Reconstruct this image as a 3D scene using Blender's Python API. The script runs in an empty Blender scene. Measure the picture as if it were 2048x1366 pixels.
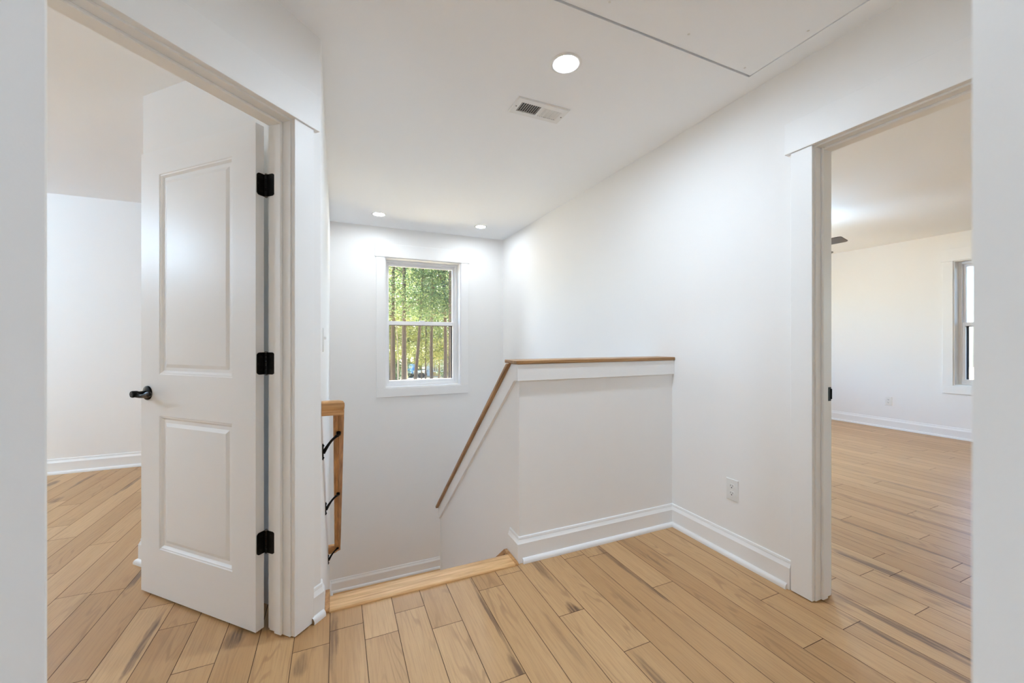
import bpy, bmesh, math, random
from mathutils import Vector as V, Matrix

random.seed(7)
SC = bpy.context.scene
COL = SC.collection
PI = math.pi

# ------------------------------------------------------------------ measured place
CEIL = 2.465            # ceiling height
XR = 1.966              # landing's right wall
XS = -0.06              # stair's left wall
YW = 4.736              # stair window wall
YB = 4.827              # left room back wall
X2 = 6.775              # right room far wall
YH = 1.916              # half wall face
XE = 0.888              # half wall end face
DD = 1.9544             # diagonal wall  y - x = DD
LAND = -1.554           # stair landing level
TH = 0.115              # wall thickness
BASE = -2.95            # ground / lower level
SL = 0.844              # stair slope
R2 = math.sqrt(0.5)

WLOC = {}


def srgb(r, g, b):
    f = lambda c: ((c / 255 + 0.055) / 1.055) ** 2.4 if c > 10 else c / 255 / 12.92
    return (f(r), f(g), f(b), 1)


# ------------------------------------------------------------------ materials
def new_mat(name):
    m = bpy.data.materials.new(name)
    m.use_nodes = True
    nt = m.node_tree
    b = nt.nodes['Principled BSDF']
    return m, nt, b


def N(nt, typ, **kw):
    n = nt.nodes.new(typ)
    for k, v in kw.items():
        setattr(n, k, v)
    return n


def math_node(nt, op, a, b=None, c=None, clamp=False):
    n = nt.nodes.new('ShaderNodeMath')
    n.operation = op
    n.use_clamp = clamp
    for i, v in enumerate((a, b, c)):
        if v is None:
            continue
        if isinstance(v, (int, float)):
            n.inputs[i].default_value = v
        else:
            nt.links.new(v, n.inputs[i])
    return n.outputs[0]


def mixc(nt, fac, a, b, mode='MIX'):
    n = nt.nodes.new('ShaderNodeMix')
    n.data_type = 'RGBA'
    n.blend_type = mode
    for sock, v in ((n.inputs[0], fac), (n.inputs[6], a), (n.inputs[7], b)):
        if isinstance(v, (int, float, tuple)):
            sock.default_value = v
        else:
            nt.links.new(v, sock)
    return n.outputs[2]


def simple(name, col, rough=0.5, metal=0.0, spec=0.5, bump=0.0, bscale=200.0, var=0.0):
    m, nt, b = new_mat(name)
    b.inputs['Base Color'].default_value = col
    b.inputs['Roughness'].default_value = rough
    b.inputs['Metallic'].default_value = metal
    b.inputs['Specular IOR Level'].default_value = spec
    if bump or var:
        tc = N(nt, 'ShaderNodeTexCoord')
        no = N(nt, 'ShaderNodeTexNoise')
        no.inputs['Scale'].default_value = bscale
        no.inputs['Detail'].default_value = 3
        nt.links.new(tc.outputs['Object'], no.inputs['Vector'])
        if bump:
            bp = N(nt, 'ShaderNodeBump')
            bp.inputs['Strength'].default_value = bump
            bp.inputs['Distance'].default_value = 0.002
            nt.links.new(no.outputs['Fac'], bp.inputs['Height'])
            nt.links.new(bp.outputs['Normal'], b.inputs['Normal'])
        if var:
            c2 = tuple(c * (1 - var) for c in col[:3]) + (1,)
            nt.links.new(mixc(nt, no.outputs['Fac'], col, c2), b.inputs['Base Color'])
    return m


def emis(name, col, strength):
    m, nt, b = new_mat(name)
    b.inputs['Base Color'].default_value = (0.8, 0.8, 0.8, 1)
    b.inputs['Emission Color'].default_value = col
    b.inputs['Emission Strength'].default_value = strength
    return m


WALL = simple('wall_paint', (0.885, 0.88, 0.87, 1), 0.65, spec=0.3, bump=0.06, bscale=350)
CEILP = simple('ceiling_paint', (0.925, 0.94, 0.96, 1), 0.85, spec=0.2, bump=0.05, bscale=300)
TRIM = simple('white_trim_paint', (0.89, 0.89, 0.885, 1), 0.42, spec=0.28, bump=0.02, bscale=60)
DOORP = simple('door_paint', (0.88, 0.885, 0.89, 1), 0.42, spec=0.5, bump=0.02, bscale=90)
BLACK = simple('black_metal', srgb(30, 28, 27), 0.38, 0.75, bump=0.05, bscale=80)
PIN = simple('worn_pin_metal', srgb(110, 104, 100), 0.35, 0.9)
VINYL = simple('window_vinyl', (0.92, 0.92, 0.93, 1), 0.30)
PLASTIC = simple('white_plastic', (0.80, 0.80, 0.78, 1), 0.28)
DARK = simple('dark_slot', (0.012, 0.012, 0.012, 1), 0.7)
VENTW = simple('vent_enamel', (0.82, 0.82, 0.81, 1), 0.35)
FANM = simple('fan_dark_blade', srgb(98, 96, 96), 0.5, bump=0.05)
SPACK = simple('spackle', (0.70, 0.70, 0.68, 1), 0.9)
RAWWOOD = simple('raw_wood', srgb(150, 120, 84), 0.7, var=0.3, bscale=60)


def oak(name, c1, c2, axis='Y', scale=1.0, tilt=0.0):
    m, nt, b = new_mat(name)
    tc = N(nt, 'ShaderNodeTexCoord')
    mp = N(nt, 'ShaderNodeMapping')
    s = [70 * scale, 70 * scale, 70 * scale]
    s['XYZ'.index(axis)] = 4.0 * scale
    mp.inputs['Scale'].default_value = s
    src = tc.outputs['Object']
    if tilt:
        vr = N(nt, 'ShaderNodeVectorRotate')
        vr.rotation_type = 'X_AXIS'
        vr.inputs['Angle'].default_value = tilt
        nt.links.new(src, vr.inputs['Vector'])
        src = vr.outputs[0]
    nt.links.new(src, mp.inputs['Vector'])
    n1 = N(nt, 'ShaderNodeTexNoise')
    n1.inputs['Scale'].default_value = 1
    n1.inputs['Detail'].default_value = 6
    n1.inputs['Roughness'].default_value = 0.6
    n1.inputs['Distortion'].default_value = 0.4
    nt.links.new(mp.outputs[0], n1.inputs['Vector'])
    cr = N(nt, 'ShaderNodeValToRGB')
    cr.color_ramp.elements[0].position = 0.33
    cr.color_ramp.elements[0].color = c2
    cr.color_ramp.elements[1].position = 0.62
    cr.color_ramp.elements[1].color = c1
    nt.links.new(n1.outputs['Fac'], cr.inputs[0])
    nt.links.new(cr.outputs[0], b.inputs['Base Color'])
    b.inputs['Roughness'].default_value = 0.38
    bp = N(nt, 'ShaderNodeBump')
    bp.inputs['Strength'].default_value = 0.08
    bp.inputs['Distance'].default_value = 0.001
    nt.links.new(n1.outputs['Fac'], bp.inputs['Height'])
    nt.links.new(bp.outputs['Normal'], b.inputs['Normal'])
    return m


OAKX = oak('oak_across', srgb(226, 184, 132), srgb(190, 142, 90), 'X')
OAKY = oak('oak_along', srgb(200, 152, 98), srgb(150, 102, 56), 'Y')
SLA = math.atan(0.844)
OAKS = oak('oak_rail_slope', srgb(200, 152, 98), srgb(150, 102, 56), 'Y', tilt=SLA)
OAKR = oak('oak_rail_return', srgb(206, 160, 108), srgb(166, 118, 70), 'X')
OAKCX = oak('oak_cap_across', srgb(176, 136, 90), srgb(122, 84, 46), 'X')
OAKCY = oak('oak_cap_slope', srgb(176, 136, 90), srgb(122, 84, 46), 'Y', tilt=SLA)


def floor_material():
    m, nt, b = new_mat('plank_floor')
    L = nt.links.new
    geo = N(nt, 'ShaderNodeNewGeometry')
    at = N(nt, 'ShaderNodeAttribute')
    at.attribute_name = 'plank'
    sp = N(nt, 'ShaderNodeSeparateXYZ')
    L(geo.outputs['Position'], sp.inputs[0])
    sa = N(nt, 'ShaderNodeSeparateColor')
    L(at.outputs['Color'], sa.inputs[0])
    X, Y = sp.outputs[0], sp.outputs[1]
    r, g, bl = sa.outputs[0], sa.outputs[1], sa.outputs[2]

    def vec(sx, sy, ox, oy):
        c = N(nt, 'ShaderNodeCombineXYZ')
        L(math_node(nt, 'MULTIPLY_ADD', X, sx, math_node(nt, 'MULTIPLY', r, ox)), c.inputs[0])
        L(math_node(nt, 'MULTIPLY_ADD', Y, sy, math_node(nt, 'MULTIPLY', g, oy)), c.inputs[1])
        L(math_node(nt, 'MULTIPLY', bl, 40), c.inputs[2])
        return c.outputs[0]

    def noise(v, detail=4, rough=0.55, dist=0.0):
        n = N(nt, 'ShaderNodeTexNoise')
        n.inputs['Scale'].default_value = 1
        n.inputs['Detail'].default_value = detail
        n.inputs['Roughness'].default_value = rough
        n.inputs['Distortion'].default_value = dist
        L(v, n.inputs['Vector'])
        return n.outputs['Fac']

    def remap(v, a, bb, c=0.0, d=1.0):
        n = N(nt, 'ShaderNodeMapRange')
        n.interpolation_type = 'SMOOTHSTEP'
        for i, q in enumerate((a, bb, c, d)):
            n.inputs[i + 1].default_value = q
        L(v, n.inputs[0])
        return n.outputs[0]

    fine = noise(vec(170, 6, 311, 97), 5, 0.65)
    broad = noise(vec(11, 0.9, 53, 71), 3, 0.5)
    # growth-ring figure : contour lines of a stretched noise
    ringsrc = noise(vec(9, 1.1, 91, 33), 2, 0.45, 0.15)
    ring = math_node(nt, 'SINE', math_node(nt, 'MULTIPLY', ringsrc, 85))
    ringm = math_node(nt, 'MULTIPLY', remap(ring, 0.45, 1.0), remap(noise(vec(7, 1.3, 17, 61), 2), 0.46, 0.62))
    # dark heart-wood streaks on a few of the planks
    st = noise(vec(16, 0.75, 131, 47), 4, 0.55, 0.2)
    stm = math_node(nt, 'MULTIPLY', remap(st, 0.66, 0.74), remap(bl, 0.45, 0.6))
    light = srgb(203, 165, 119)
    mid = srgb(174, 133, 87)
    base = mixc(nt, math_node(nt, 'MULTIPLY_ADD', r, 0.65, math_node(nt, 'MULTIPLY_ADD', broad, 0.9, -0.30), clamp=True), light, mid)
    base = mixc(nt, math_node(nt, 'MULTIPLY', remap(fine, 0.42, 0.68), 0.33), base, srgb(150, 112, 74))
    base = mixc(nt, math_node(nt, 'MULTIPLY', ringm, 0.33), base, srgb(128, 92, 60))
    dark = srgb(104, 76, 54)
    # figured marks seen on single planks (x, y centre, half width, half length, strength, low y limit)
    marks = [(0.603, 1.62, 0.010, 0.36, 0.85, 1.267), (0.592, 1.262, 0.022, 0.13, 0.9, 1.267), (1.362, 1.70, 0.018, 0.30, 0.8, 1.0),
             (1.368, 1.46, 0.012, 0.14, 0.8, 1.0), (0.950, 1.462, 0.036, 0.085, 1.0, 1.468), (1.022, 1.06, 0.022, 0.17, 0.65, 0.5), (0.966, 1.83, 0.026, 0.16, 0.6, 0.5),
             (-0.680, 2.0, 0.018, 0.24, 0.9, 0.5), (-0.362, 1.875, 0.040, 0.08, 0.95, 0.5), (-0.905, 2.54, 0.026, 0.11, 0.9, 0.5),
             (-0.012, 1.73, 0.024, 0.20, 0.7, 0.5), (-0.118, 1.63, 0.026, 0.075, 0.7, 0.5),
             (3.02, 1.22, 0.024, 0.46, 0.75, 0.3), (2.555, 1.05, 0.034, 0.36, 0.95, 0.3), (2.104, 0.85, 0.022, 0.32, 0.9, 0.3),
             (1.990, 0.78, 0.020, 0.30, 0.9, 0.3), (2.132, 0.75, 0.012, 0.26, 0.7, 0.3), (3.5, 1.4, 0.026, 0.5, 0.6, 0.3),
             (-2.13, 4.52, 0.040, 0.10, 0.8, 0.3), (-1.93, 4.52, 0.028, 0.26, 0.8, 0.3), (-1.537, 4.22, 0.024, 0.27, 0.9, 0.3),
             (-1.885, 4.03, 0.038, 0.10, 0.7, 0.3), (1.60, 1.65, 0.016, 0.12, 0.4, 0.3), (4.2, 1.6, 0.026, 0.42, 0.6, 0.3),
             (0.815, 1.35, 0.016, 0.22, 0.35, 0.3), (1.19, 1.45, 0.018, 0.16, 0.3, 0.3)]
    wn = noise(vec(34, 9, 0, 0), 4, 0.6)
    wob = math_node(nt, 'MULTIPLY_ADD', noise(vec(8, 4, 0, 0), 3), 0.024, -0.012)
    wx = math_node(nt, 'ADD', X, wob)
    tot = None
    for (mx, my, hw, hh, s, ylo) in marks:
        k = math.floor((mx - 0.485) / 0.127)
        xa, xb = 0.485 + k * 0.127, 0.485 + (k + 1) * 0.127
        dx = math_node(nt, 'MULTIPLY', math_node(nt, 'SUBTRACT', wx, mx), 1 / hw)
        dy = math_node(nt, 'MULTIPLY', math_node(nt, 'SUBTRACT', Y, my), 1 / hh)
        e = math_node(nt, 'MULTIPLY_ADD', dx, dx, math_node(nt, 'MULTIPLY', dy, dy))
        e = math_node(nt, 'MULTIPLY_ADD', wn, 1.5, e)
        q = math_node(nt, 'MULTIPLY', remap(e, 1.75, 0.85), s)
        ins = math_node(nt, 'COMPARE', X, (xa + xb) / 2, 0.0635)
        if ylo > 1.1:
            ins = math_node(nt, 'MULTIPLY', ins, math_node(nt, 'GREATER_THAN', Y, ylo))
        q = math_node(nt, 'MULTIPLY', q, ins)
        tot = q if tot is None else math_node(nt, 'MAXIMUM', tot, q)
    vein = remap(noise(vec(110, 5, 77, 13), 3), 0.30, 0.62, 0.45, 1.0)
    base = mixc(nt, math_node(nt, 'MULTIPLY', tot, vein), base, dark)
    base = mixc(nt, math_node(nt, 'MULTIPLY', math_node(nt, 'MULTIPLY', stm, vein), 0.7), base, dark)
    L(base, b.inputs['Base Color'])
    b.inputs['Roughness'].default_value = 0.36
    b.inputs['Specular IOR Level'].default_value = 0.5
    bp = N(nt, 'ShaderNodeBump')
    bp.inputs['Strength'].default_value = 0.05
    bp.inputs['Distance'].default_value = 0.001
    L(fine, bp.inputs['Height'])
    L(bp.outputs['Normal'], b.inputs['Normal'])
    return m


FLOORM = floor_material()
SEAM = simple('floor_seam', srgb(84, 54, 30), 0.7)


def glass_material():
    m = bpy.data.materials.new('window_glass')
    m.use_nodes = True
    nt = m.node_tree
    nt.nodes.clear()
    out = N(nt, 'ShaderNodeOutputMaterial')
    tr = N(nt, 'ShaderNodeBsdfTransparent')
    tr.inputs[0].default_value = (0.95, 0.97, 0.96, 1)
    gl = N(nt, 'ShaderNodeBsdfGlossy')
    gl.inputs['Roughness'].default_value = 0.02
    fr = N(nt, 'ShaderNodeFresnel')
    fr.inputs[0].default_value = 1.25
    mx = N(nt, 'ShaderNodeMixShader')
    nt.links.new(fr.outputs[0], mx.inputs[0])
    nt.links.new(tr.outputs[0], mx.inputs[1])
    nt.links.new(gl.outputs[0], mx.inputs[2])
    nt.links.new(mx.outputs[0], out.inputs[0])
    return m


def screen_material():
    m = bpy.data.materials.new('insect_screen')
    m.use_nodes = True
    nt = m.node_tree
    nt.nodes.clear()
    out = N(nt, 'ShaderNodeOutputMaterial')
    tr = N(nt, 'ShaderNodeBsdfTransparent')
    df = N(nt, 'ShaderNodeBsdfDiffuse')
    df.inputs[0].default_value = (0.10, 0.10, 0.11, 1)
    mx = N(nt, 'ShaderNodeMixShader')
    mx.inputs[0].default_value = 0.28
    nt.links.new(tr.outputs[0], mx.inputs[1])
    nt.links.new(df.outputs[0], mx.inputs[2])
    nt.links.new(mx.outputs[0], out.inputs[0])
    return m


GLASS = glass_material()
SCREEN = screen_material()


def leaf_material(name, c1, c2):
    m = bpy.data.materials.new(name)
    m.use_nodes = True
    nt = m.node_tree
    b = nt.nodes['Principled BSDF']
    out = nt.nodes['Material Output']
    at = N(nt, 'ShaderNodeAttribute')
    at.attribute_name = 'tint'
    c = mixc(nt, at.outputs['Fac'], c1, c2)
    nt.links.new(c, b.inputs['Base Color'])
    b.inputs['Roughness'].default_value = 0.45
    tl = N(nt, 'ShaderNodeBsdfTranslucent')
    nt.links.new(c, tl.inputs[0])
    mx = N(nt, 'ShaderNodeMixShader')
    mx.inputs[0].default_value = 0.42
    nt.links.new(b.outputs[0], mx.inputs[1])
    nt.links.new(tl.outputs[0], mx.inputs[2])
    nt.links.new(mx.outputs[0], out.inputs[0])
    return m


LEAFA = leaf_material('leaf_green', srgb(33, 58, 34), srgb(78, 98, 62))
LEAFB = leaf_material('leaf_yellow_green', srgb(60, 78, 36), srgb(122, 126, 74))
LEAFC = leaf_material('leaf_deep_green', srgb(28, 50, 38), srgb(64, 90, 70))
BARK = simple('bark', srgb(58, 52, 50), 0.9, bump=0.25, bscale=9, var=0.6)
BARKP = simple('pale_bark', srgb(112, 110, 108), 0.85, bump=0.3, bscale=10, var=0.25)
SAND = simple('sandy_ground', srgb(222, 200, 160), 0.95, var=0.35, bscale=0.6)


# ------------------------------------------------------------------ builders
class Frame:
    def __init__(s, o=(0, 0, 0), ax=(1, 0, 0), ay=(0, 1, 0), az=(0, 0, 1)):
        s.o, s.ax, s.ay, s.az = V(o), V(ax), V(ay), V(az)

    def __call__(s, a, b, c):
        return s.o + s.ax * a + s.ay * b + s.az * c


W = Frame()
O_D = V((XS, XS + DD, 0))
FD = Frame(O_D, (-R2, -R2, 0), (-R2, R2, 0))          # diagonal wall : along, into left room
FRW = Frame((XR, 1.082, 0), (0, -1, 0), (1, 0, 0))    # right door : along, into right room


class MB:
    def __init__(s, F=W):
        s.bm = bmesh.new()
        s.F = F

    def _faces(s, vs, faces, bevel=0.0, seg=1):
        bv = [s.bm.verts.new(v) for v in vs]
        fs = []
        for f in faces:
            try:
                fs.append(s.bm.faces.new([bv[i] for i in f]))
            except ValueError:
                pass
        if bevel:
            es = list({e for f in fs for e in f.edges})
            bmesh.ops.bevel(s.bm, geom=es, offset=bevel, segments=seg, profile=0.5, affect='EDGES', clamp_overlap=True)
        return fs

    def box(s, a0, a1, b0, b1, c0, c1, bevel=0.0, F=None):
        F = F or s.F
        p = [F(a, b, c) for c in (c0, c1) for b in (b0, b1) for a in (a0, a1)]
        s._faces(p, [(0, 2, 3, 1), (4, 5, 7, 6), (0, 1, 5, 4), (2, 6, 7, 3), (0, 4, 6, 2), (1, 3, 7, 5)], bevel)
        return s

    def prism(s, poly, c0, c1, F=None, bevel=0.0):
        F = F or s.F
        n = len(poly)
        p = [F(a, b, c0) for a, b in poly] + [F(a, b, c1) for a, b in poly]
        fs = [tuple(range(n))[::-1], tuple(range(n, 2 * n))]
        fs += [(i, (i + 1) % n, n + (i + 1) % n, n + i) for i in range(n)]
        s._faces(p, fs, bevel)
        return s

    def quad(s, pts):
        s._faces([V(p) for p in pts], [tuple(range(len(pts)))])
        return s

    def sweep(s, rings, close=True, caps=True):
        n = len(rings[0])
        bv = [[s.bm.verts.new(p) for p in r] for r in rings]
        for i in range(len(rings) - 1):
            for j in range(n if close else n - 1):
                k = (j + 1) % n
                try:
                    s.bm.faces.new((bv[i][j], bv[i][k], bv[i + 1][k], bv[i + 1][j]))
                except ValueError:
                    pass
        if caps:
            for r in (bv[0][::-1], bv[-1]):
                try:
                    s.bm.faces.new(r)
                except ValueError:
                    pass
        return s

    def tube(s, pts, rad, n=12, flat=1.0, up=None):
        pts = [V(p) for p in pts]
        rad = rad if isinstance(rad, (list, tuple)) else [rad] * len(pts)
        rings = []
        prev = None
        for i, p in enumerate(pts):
            t = (pts[min(i + 1, len(pts) - 1)] - pts[max(i - 1, 0)]).normalized()
            if prev is None:
                u = V(up) if up else (V((0, 0, 1)) if abs(t.z) < 0.9 else V((1, 0, 0)))
            else:
                u = prev
            u = (u - t * u.dot(t)).normalized()
            w = t.cross(u)
            prev = u
            rings.append([p + u * (rad[i] * math.cos(a)) + w * (rad[i] * flat * math.sin(a)) for a in [2 * PI * j / n for j in range(n)]])
        return s.sweep(rings)

    def lathe(s, prof, o, axis, n=24):
        """prof : (radius, height along axis)"""
        o, ax = V(o), V(axis).normalized()
        u = ax.orthogonal().normalized()
        w = ax.cross(u)
        rings = [[o + ax * h + (u * math.cos(a) + w * math.sin(a)) * max(r, 1e-5) for a in [2 * PI * j / n for j in range(n)]] for r, h in prof]
        return s.sweep(rings)

    def wallrun(s, path, prof, F=None):
        """sweep a (depth, height) profile along a plan polyline; room lies to the left of travel"""
        F = F or s.F
        P = [V((a, b)) for a, b in path]
        rings = []
        for i, p in enumerate(P):
            d0 = (P[i] - P[i - 1]).normalized() if i else None
            d1 = (P[i + 1] - P[i]).normalized() if i < len(P) - 1 else None
            n0 = V((-d0.y, d0.x)) if d0 else None
            n1 = V((-d1.y, d1.x)) if d1 else None
            if n0 is None:
                m = n1
            elif n1 is None:
                m = n0
            else:
                m = (n0 + n1) / (1 + n0.dot(n1))
            rings.append([F(p.x + m.x * d, p.y + m.y * d, z) for d, z in prof])
        return s.sweep(rings)

    def build(s, name, mat, parent=None, loc=None, smooth=True, angle=32, merge=True):
        bm = s.bm
        if merge:
            bmesh.ops.remove_doubles(bm, verts=bm.verts, dist=1e-6)
        bmesh.ops.recalc_face_normals(bm, faces=bm.faces)
        base = WLOC[parent] if parent is not None else None
        if parent is not None:
            wl = base
        elif loc is not None:
            wl = V(loc)
        else:
            if len(bm.verts):
                xs = [v.co for v in bm.verts]
                wl = V((sum(c.x for c in xs) / len(xs), sum(c.y for c in xs) / len(xs), min(c.z for c in xs)))
            else:
                wl = V((0, 0, 0))
        for v in bm.verts:
            v.co -= wl
        me = bpy.data.meshes.new(name)
        bm.to_mesh(me)
        bm.free()
        if smooth:
            me.shade_smooth()
            me.set_sharp_from_angle(angle=math.radians(angle))
        mats = mat if isinstance(mat, (list, tuple)) else [mat]
        for q in mats:
            me.materials.append(q)
        o = bpy.data.objects.new(name, me)
        COL.objects.link(o)
        if parent is not None:
            o.parent = parent
        else:
            o.location = wl
        WLOC[o] = wl
        return o


def tag(o, label=None, cat=None, kind=None, group=None):
    if label:
        o['label'] = label
    if cat:
        o['category'] = cat
    if kind:
        o['kind'] = kind
    if group:
        o['group'] = group
    return o


def empty(name, loc, label=None, cat=None, kind=None, group=None):
    o = bpy.data.objects.new(name, None)
    o.empty_display_size = 0.1
    o.location = loc
    COL.objects.link(o)
    WLOC[o] = V(loc)
    return tag(o, label, cat, kind, group)


# ------------------------------------------------------------------ floor
JOINTS = {-1: [1.613], 0: [1.266], 2: [1.841], 3: [1.467], 4: [1.203], 6: [1.806], 7: [1.46],
          -9: [2.053], -5: [1.70], -12: [2.467], -17: [3.458], -14: [3.065], -15: [2.77],
          20: [1.518], 24: [1.385], 21: [1.181], 17: [1.179], 18: [0.891], 13: [1.155], 14: [0.863], 9: [0.94],
          1: [0.55], 5: [0.62], 8: [0.75]}


def plank_floor():
    m = MB()
    bm = m.bm
    lay = bm.loops.layers.float_color.new('plank')
    rnd = random.Random(41)
    pw, gap, PL = 0.127, 0.0026, 1.22
    y_lo, y_hi = -2.5, YB
    k0, k1 = int((-6.1 - 0.485) / pw) - 1, int((X2 - 0.485) / pw) + 1
    for k in range(k0, k1 + 1):
        xa, xb = 0.485 + k * pw, 0.485 + (k + 1) * pw
        jt = (JOINTS[k][0] if k in JOINTS else rnd.uniform(0, PL))
        y = jt - PL * math.ceil((jt - y_lo) / PL)
        while y < y_hi:
            ya, yb = max(y, y_lo), min(y + PL, y_hi)
            col = (rnd.random(), rnd.random(), rnd.random(), 1)
            segs = [(ya, yb)]
            # leave out the stair shaft
            if xa < XR + 0.02 and xb > XS:
                segs = [(ya, min(yb, 1.925))] if ya < 1.925 else []
                if xa < XS < xb and yb > 1.925:
                    segs = segs + [(max(ya, 1.925), yb)]
            for (a, b) in segs:
                if b - a < 0.004:
                    continue
                x0, x1 = xa, xb
                if xa < XS < xb and a >= 1.925:
                    x1 = XS - 0.02
                vs = [bm.verts.new(V((x0 + gap / 2, a + gap / 2, 0))), bm.verts.new(V((x1 - gap / 2, a + gap / 2, 0))),
                      bm.verts.new(V((x1 - gap / 2, b - gap / 2, 0))), bm.verts.new(V((x0 + gap / 2, b - gap / 2, 0)))]
                f = bm.faces.new(vs)
                for l in f.loops:
                    l[lay] = col
            y += PL
    nf = len(bm.faces)
    # sub floor just below the planks (shows in the seams)
    m.box(-6.1, X2, -2.5, 1.925, -0.25, -0.0012)
    m.box(-6.1, XS - 0.02, 1.925, YB, -0.25, -0.0012)
    m.box(XR + 0.02, X2, 1.925, YB, -0.25, -0.0012)
    bm.faces.ensure_lookup_table()
    for i, f in enumerate(bm.faces):
        f.material_index = 0 if i < nf else 1
    o = m.build('floor', [FLOORM, SEAM], loc=(0, 0, 0), smooth=False, merge=False)
    for p in o.data.polygons:
        if p.index < nf and p.normal.z < 0:
            p.flip()
    return tag(o, 'light oak plank floor running through landing and both rooms', 'floor', 'structure')


plank_floor()
m = MB()
m.box(XS, XR, 1.925, YW, BASE - 0.1, BASE)
tag(m.build('floor', OAKX), 'lower hall floor at the foot of the stairs', 'floor', 'structure')

# ------------------------------------------------------------------ ceiling (attic opening cut out)
HX0, HX1, HY0, HY1 = 0.476, 1.848, 0.745, 1.315
m = MB()
CX0, CX1, CY0, CY1 = -6.2, X2 + 0.12, -2.6, YB + 0.12
m.box(CX0, HX0, CY0, CY1, CEIL, CEIL + 0.12)
m.box(HX1, CX1, CY0, CY1, CEIL, CEIL + 0.12)
m.box(HX0, HX1, CY0, HY0, CEIL, CEIL + 0.12)
m.box(HX0, HX1, HY1, CY1, CEIL, CEIL + 0.12)
m.box(HX0 - 0.05, HX1 + 0.05, HY0 - 0.05, HY1 + 0.05, CEIL + 0.121, CEIL + 0.16)
tag(m.build('ceiling', CEILP, smooth=False), 'flat white painted drywall ceiling', 'ceiling', 'structure')

# attic hatch : panel in its opening, flat frame round it
r = empty('attic_hatch', ((HX0 + HX1) / 2, (HY0 + HY1) / 2, CEIL), 'white attic hatch panel set in the ceiling above the landing', 'hatch')
m = MB()
m.box(HX0 + 0.004, HX1 - 0.002, HY0 + 0.003, HY1 - 0.007, CEIL - 0.001, CEIL + 0.015, 0.001)
pan = m.build('hatch_panel', CEILP, r)
for (px, py) in ((0.955, 1.24), (1.36, 1.235), (1.77, 1.28), (1.80, 1.02), (0.7, 0.95)):
    m = MB()
    m.lathe([(0.0, -0.0016), (0.004, -0.0016), (0.0055, -0.001), (0.0055, 0.002)], (px, py, CEIL), (0, 0, 1), 12)
    m.build('screw_cover', SPACK, pan)
m = MB()
fw, ft = 0.092, 0.004
for pts in ([(HX0 - fw, HY0 - fw), (HX1 + fw, HY0 - fw), (HX1, HY0), (HX0, HY0)],
            [(HX0, HY1), (HX1, HY1), (HX1 + fw, HY1 + fw), (HX0 - fw, HY1 + fw)],
            [(HX0 - fw, HY0 - fw), (HX0, HY0), (HX0, HY1), (HX0 - fw, HY1 + fw)],
            [(HX1, HY0), (HX1 + fw, HY0 - fw), (HX1 + fw, HY1 + fw), (HX1, HY1)]):
    m.prism(pts, CEIL - ft, CEIL + 0.001, bevel=0.0006)
m.build('hatch_frame', CEILP, r)


# ------------------------------------------------------------------ walls
def wall(name, label, parts):
    m = MB()
    for p in parts:
        m.prism(p[0], p[1], p[2])
    return tag(m.build(name, WALL, smooth=False), label, 'wall', 'structure')


def rect(x0, x1, y0, y1):
    return [(x0, y0), (x1, y0), (x1, y1), (x0, y1)]


RO0, RO1 = 0.30, 1.102          # right door rough opening in y
m = MB()
wr = [(rect(XR, XR + TH, RO1, YW + 0.1), 0.0, CEIL), (rect(XR, XR + TH, -1.75, RO0), 0.0, CEIL),
      (rect(XR, XR + TH, RO0, RO1), 2.062, CEIL), (rect(XR, XR + TH, 1.9, YW + 0.1), BASE, 0.0)]
wall('wall_right', 'white wall on the right of the landing with the doorway', wr)

WX0, WX1, WZ0, WZ1 = 0.505, 1.402, 0.628, 2.128   # stair window opening
wall('wall_far', 'white stairwell end wall around the window',
     [(rect(XS - TH, WX0, YW, YW + 0.20), BASE, CEIL), (rect(WX1, XR + TH, YW, YW + 0.20), BASE, CEIL),
      (rect(WX0, WX1, YW, YW + 0.20), BASE, WZ0), (rect(WX0, WX1, YW, YW + 0.20), WZ1, CEIL)])

o2 = FD(0, TH, 0)
e1 = FD(0.13, 0, 0)
e2 = FD(0.13, TH, 0)
xs2 = XS - TH
y2 = o2.y + (xs2 - o2.x) * -1 if False else (O_D.y + TH * R2 * 2 - 0.0)
# meeting line of the inner faces of stair wall and diagonal wall
yin = xs2 + DD + TH / R2
wall('wall_left', 'white wall on the left of the stairs carrying the handrail',
     [([(XS, O_D.y), (XS, YW + 0.1), (xs2, YW + 0.1), (xs2, yin)], 0.0, CEIL),
      (rect(xs2, XS, 1.9, YW + 0.1), BASE, 0.0)])
# diagonal wall with the open door
UJ, DW = 0.149, 0.768          # hinge jamb face, clear opening
u1 = UJ + DW


def fdp(*uv):
    return [tuple(FD(u, v, 0).xy) for u, v in uv]


inner = V((xs2, yin))
wall('wall_diagonal', 'white angled wall around the open panel door',
     [([(XS, O_D.y), tuple(inner)] + fdp((UJ - 0.02, TH), (UJ - 0.02, 0)), 0.0, CEIL),
      (fdp((UJ - 0.02, 0), (UJ - 0.02, TH), (u1 + 0.02, TH), (u1 + 0.02, 0)), 2.062, CEIL),
      (fdp((u1 + 0.02, 0), (u1 + 0.02, TH), (6.2, TH), (6.2, 0)), 0.0, CEIL)])

# wall the camera looks through (drywall opening)
SN = 0.34
t = TH / R2


def fn(x, y):
    return (x - TH * R2, y - TH * R2)


Lp, Rp = (-0.310, 0.650), (0.259, 0.081)
A0 = ((SN - DD) / 2, (SN + DD) / 2)
B0 = (XR, SN - XR)
ext = 0.02


def near_wall(name, label, a, b):
    m = MB()
    m.prism([a, b, fn(*b), fn(*a)], 0.0, CEIL, bevel=0.003)
    return tag(m.build(name, WALL), label, 'wall', 'structure')


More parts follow.
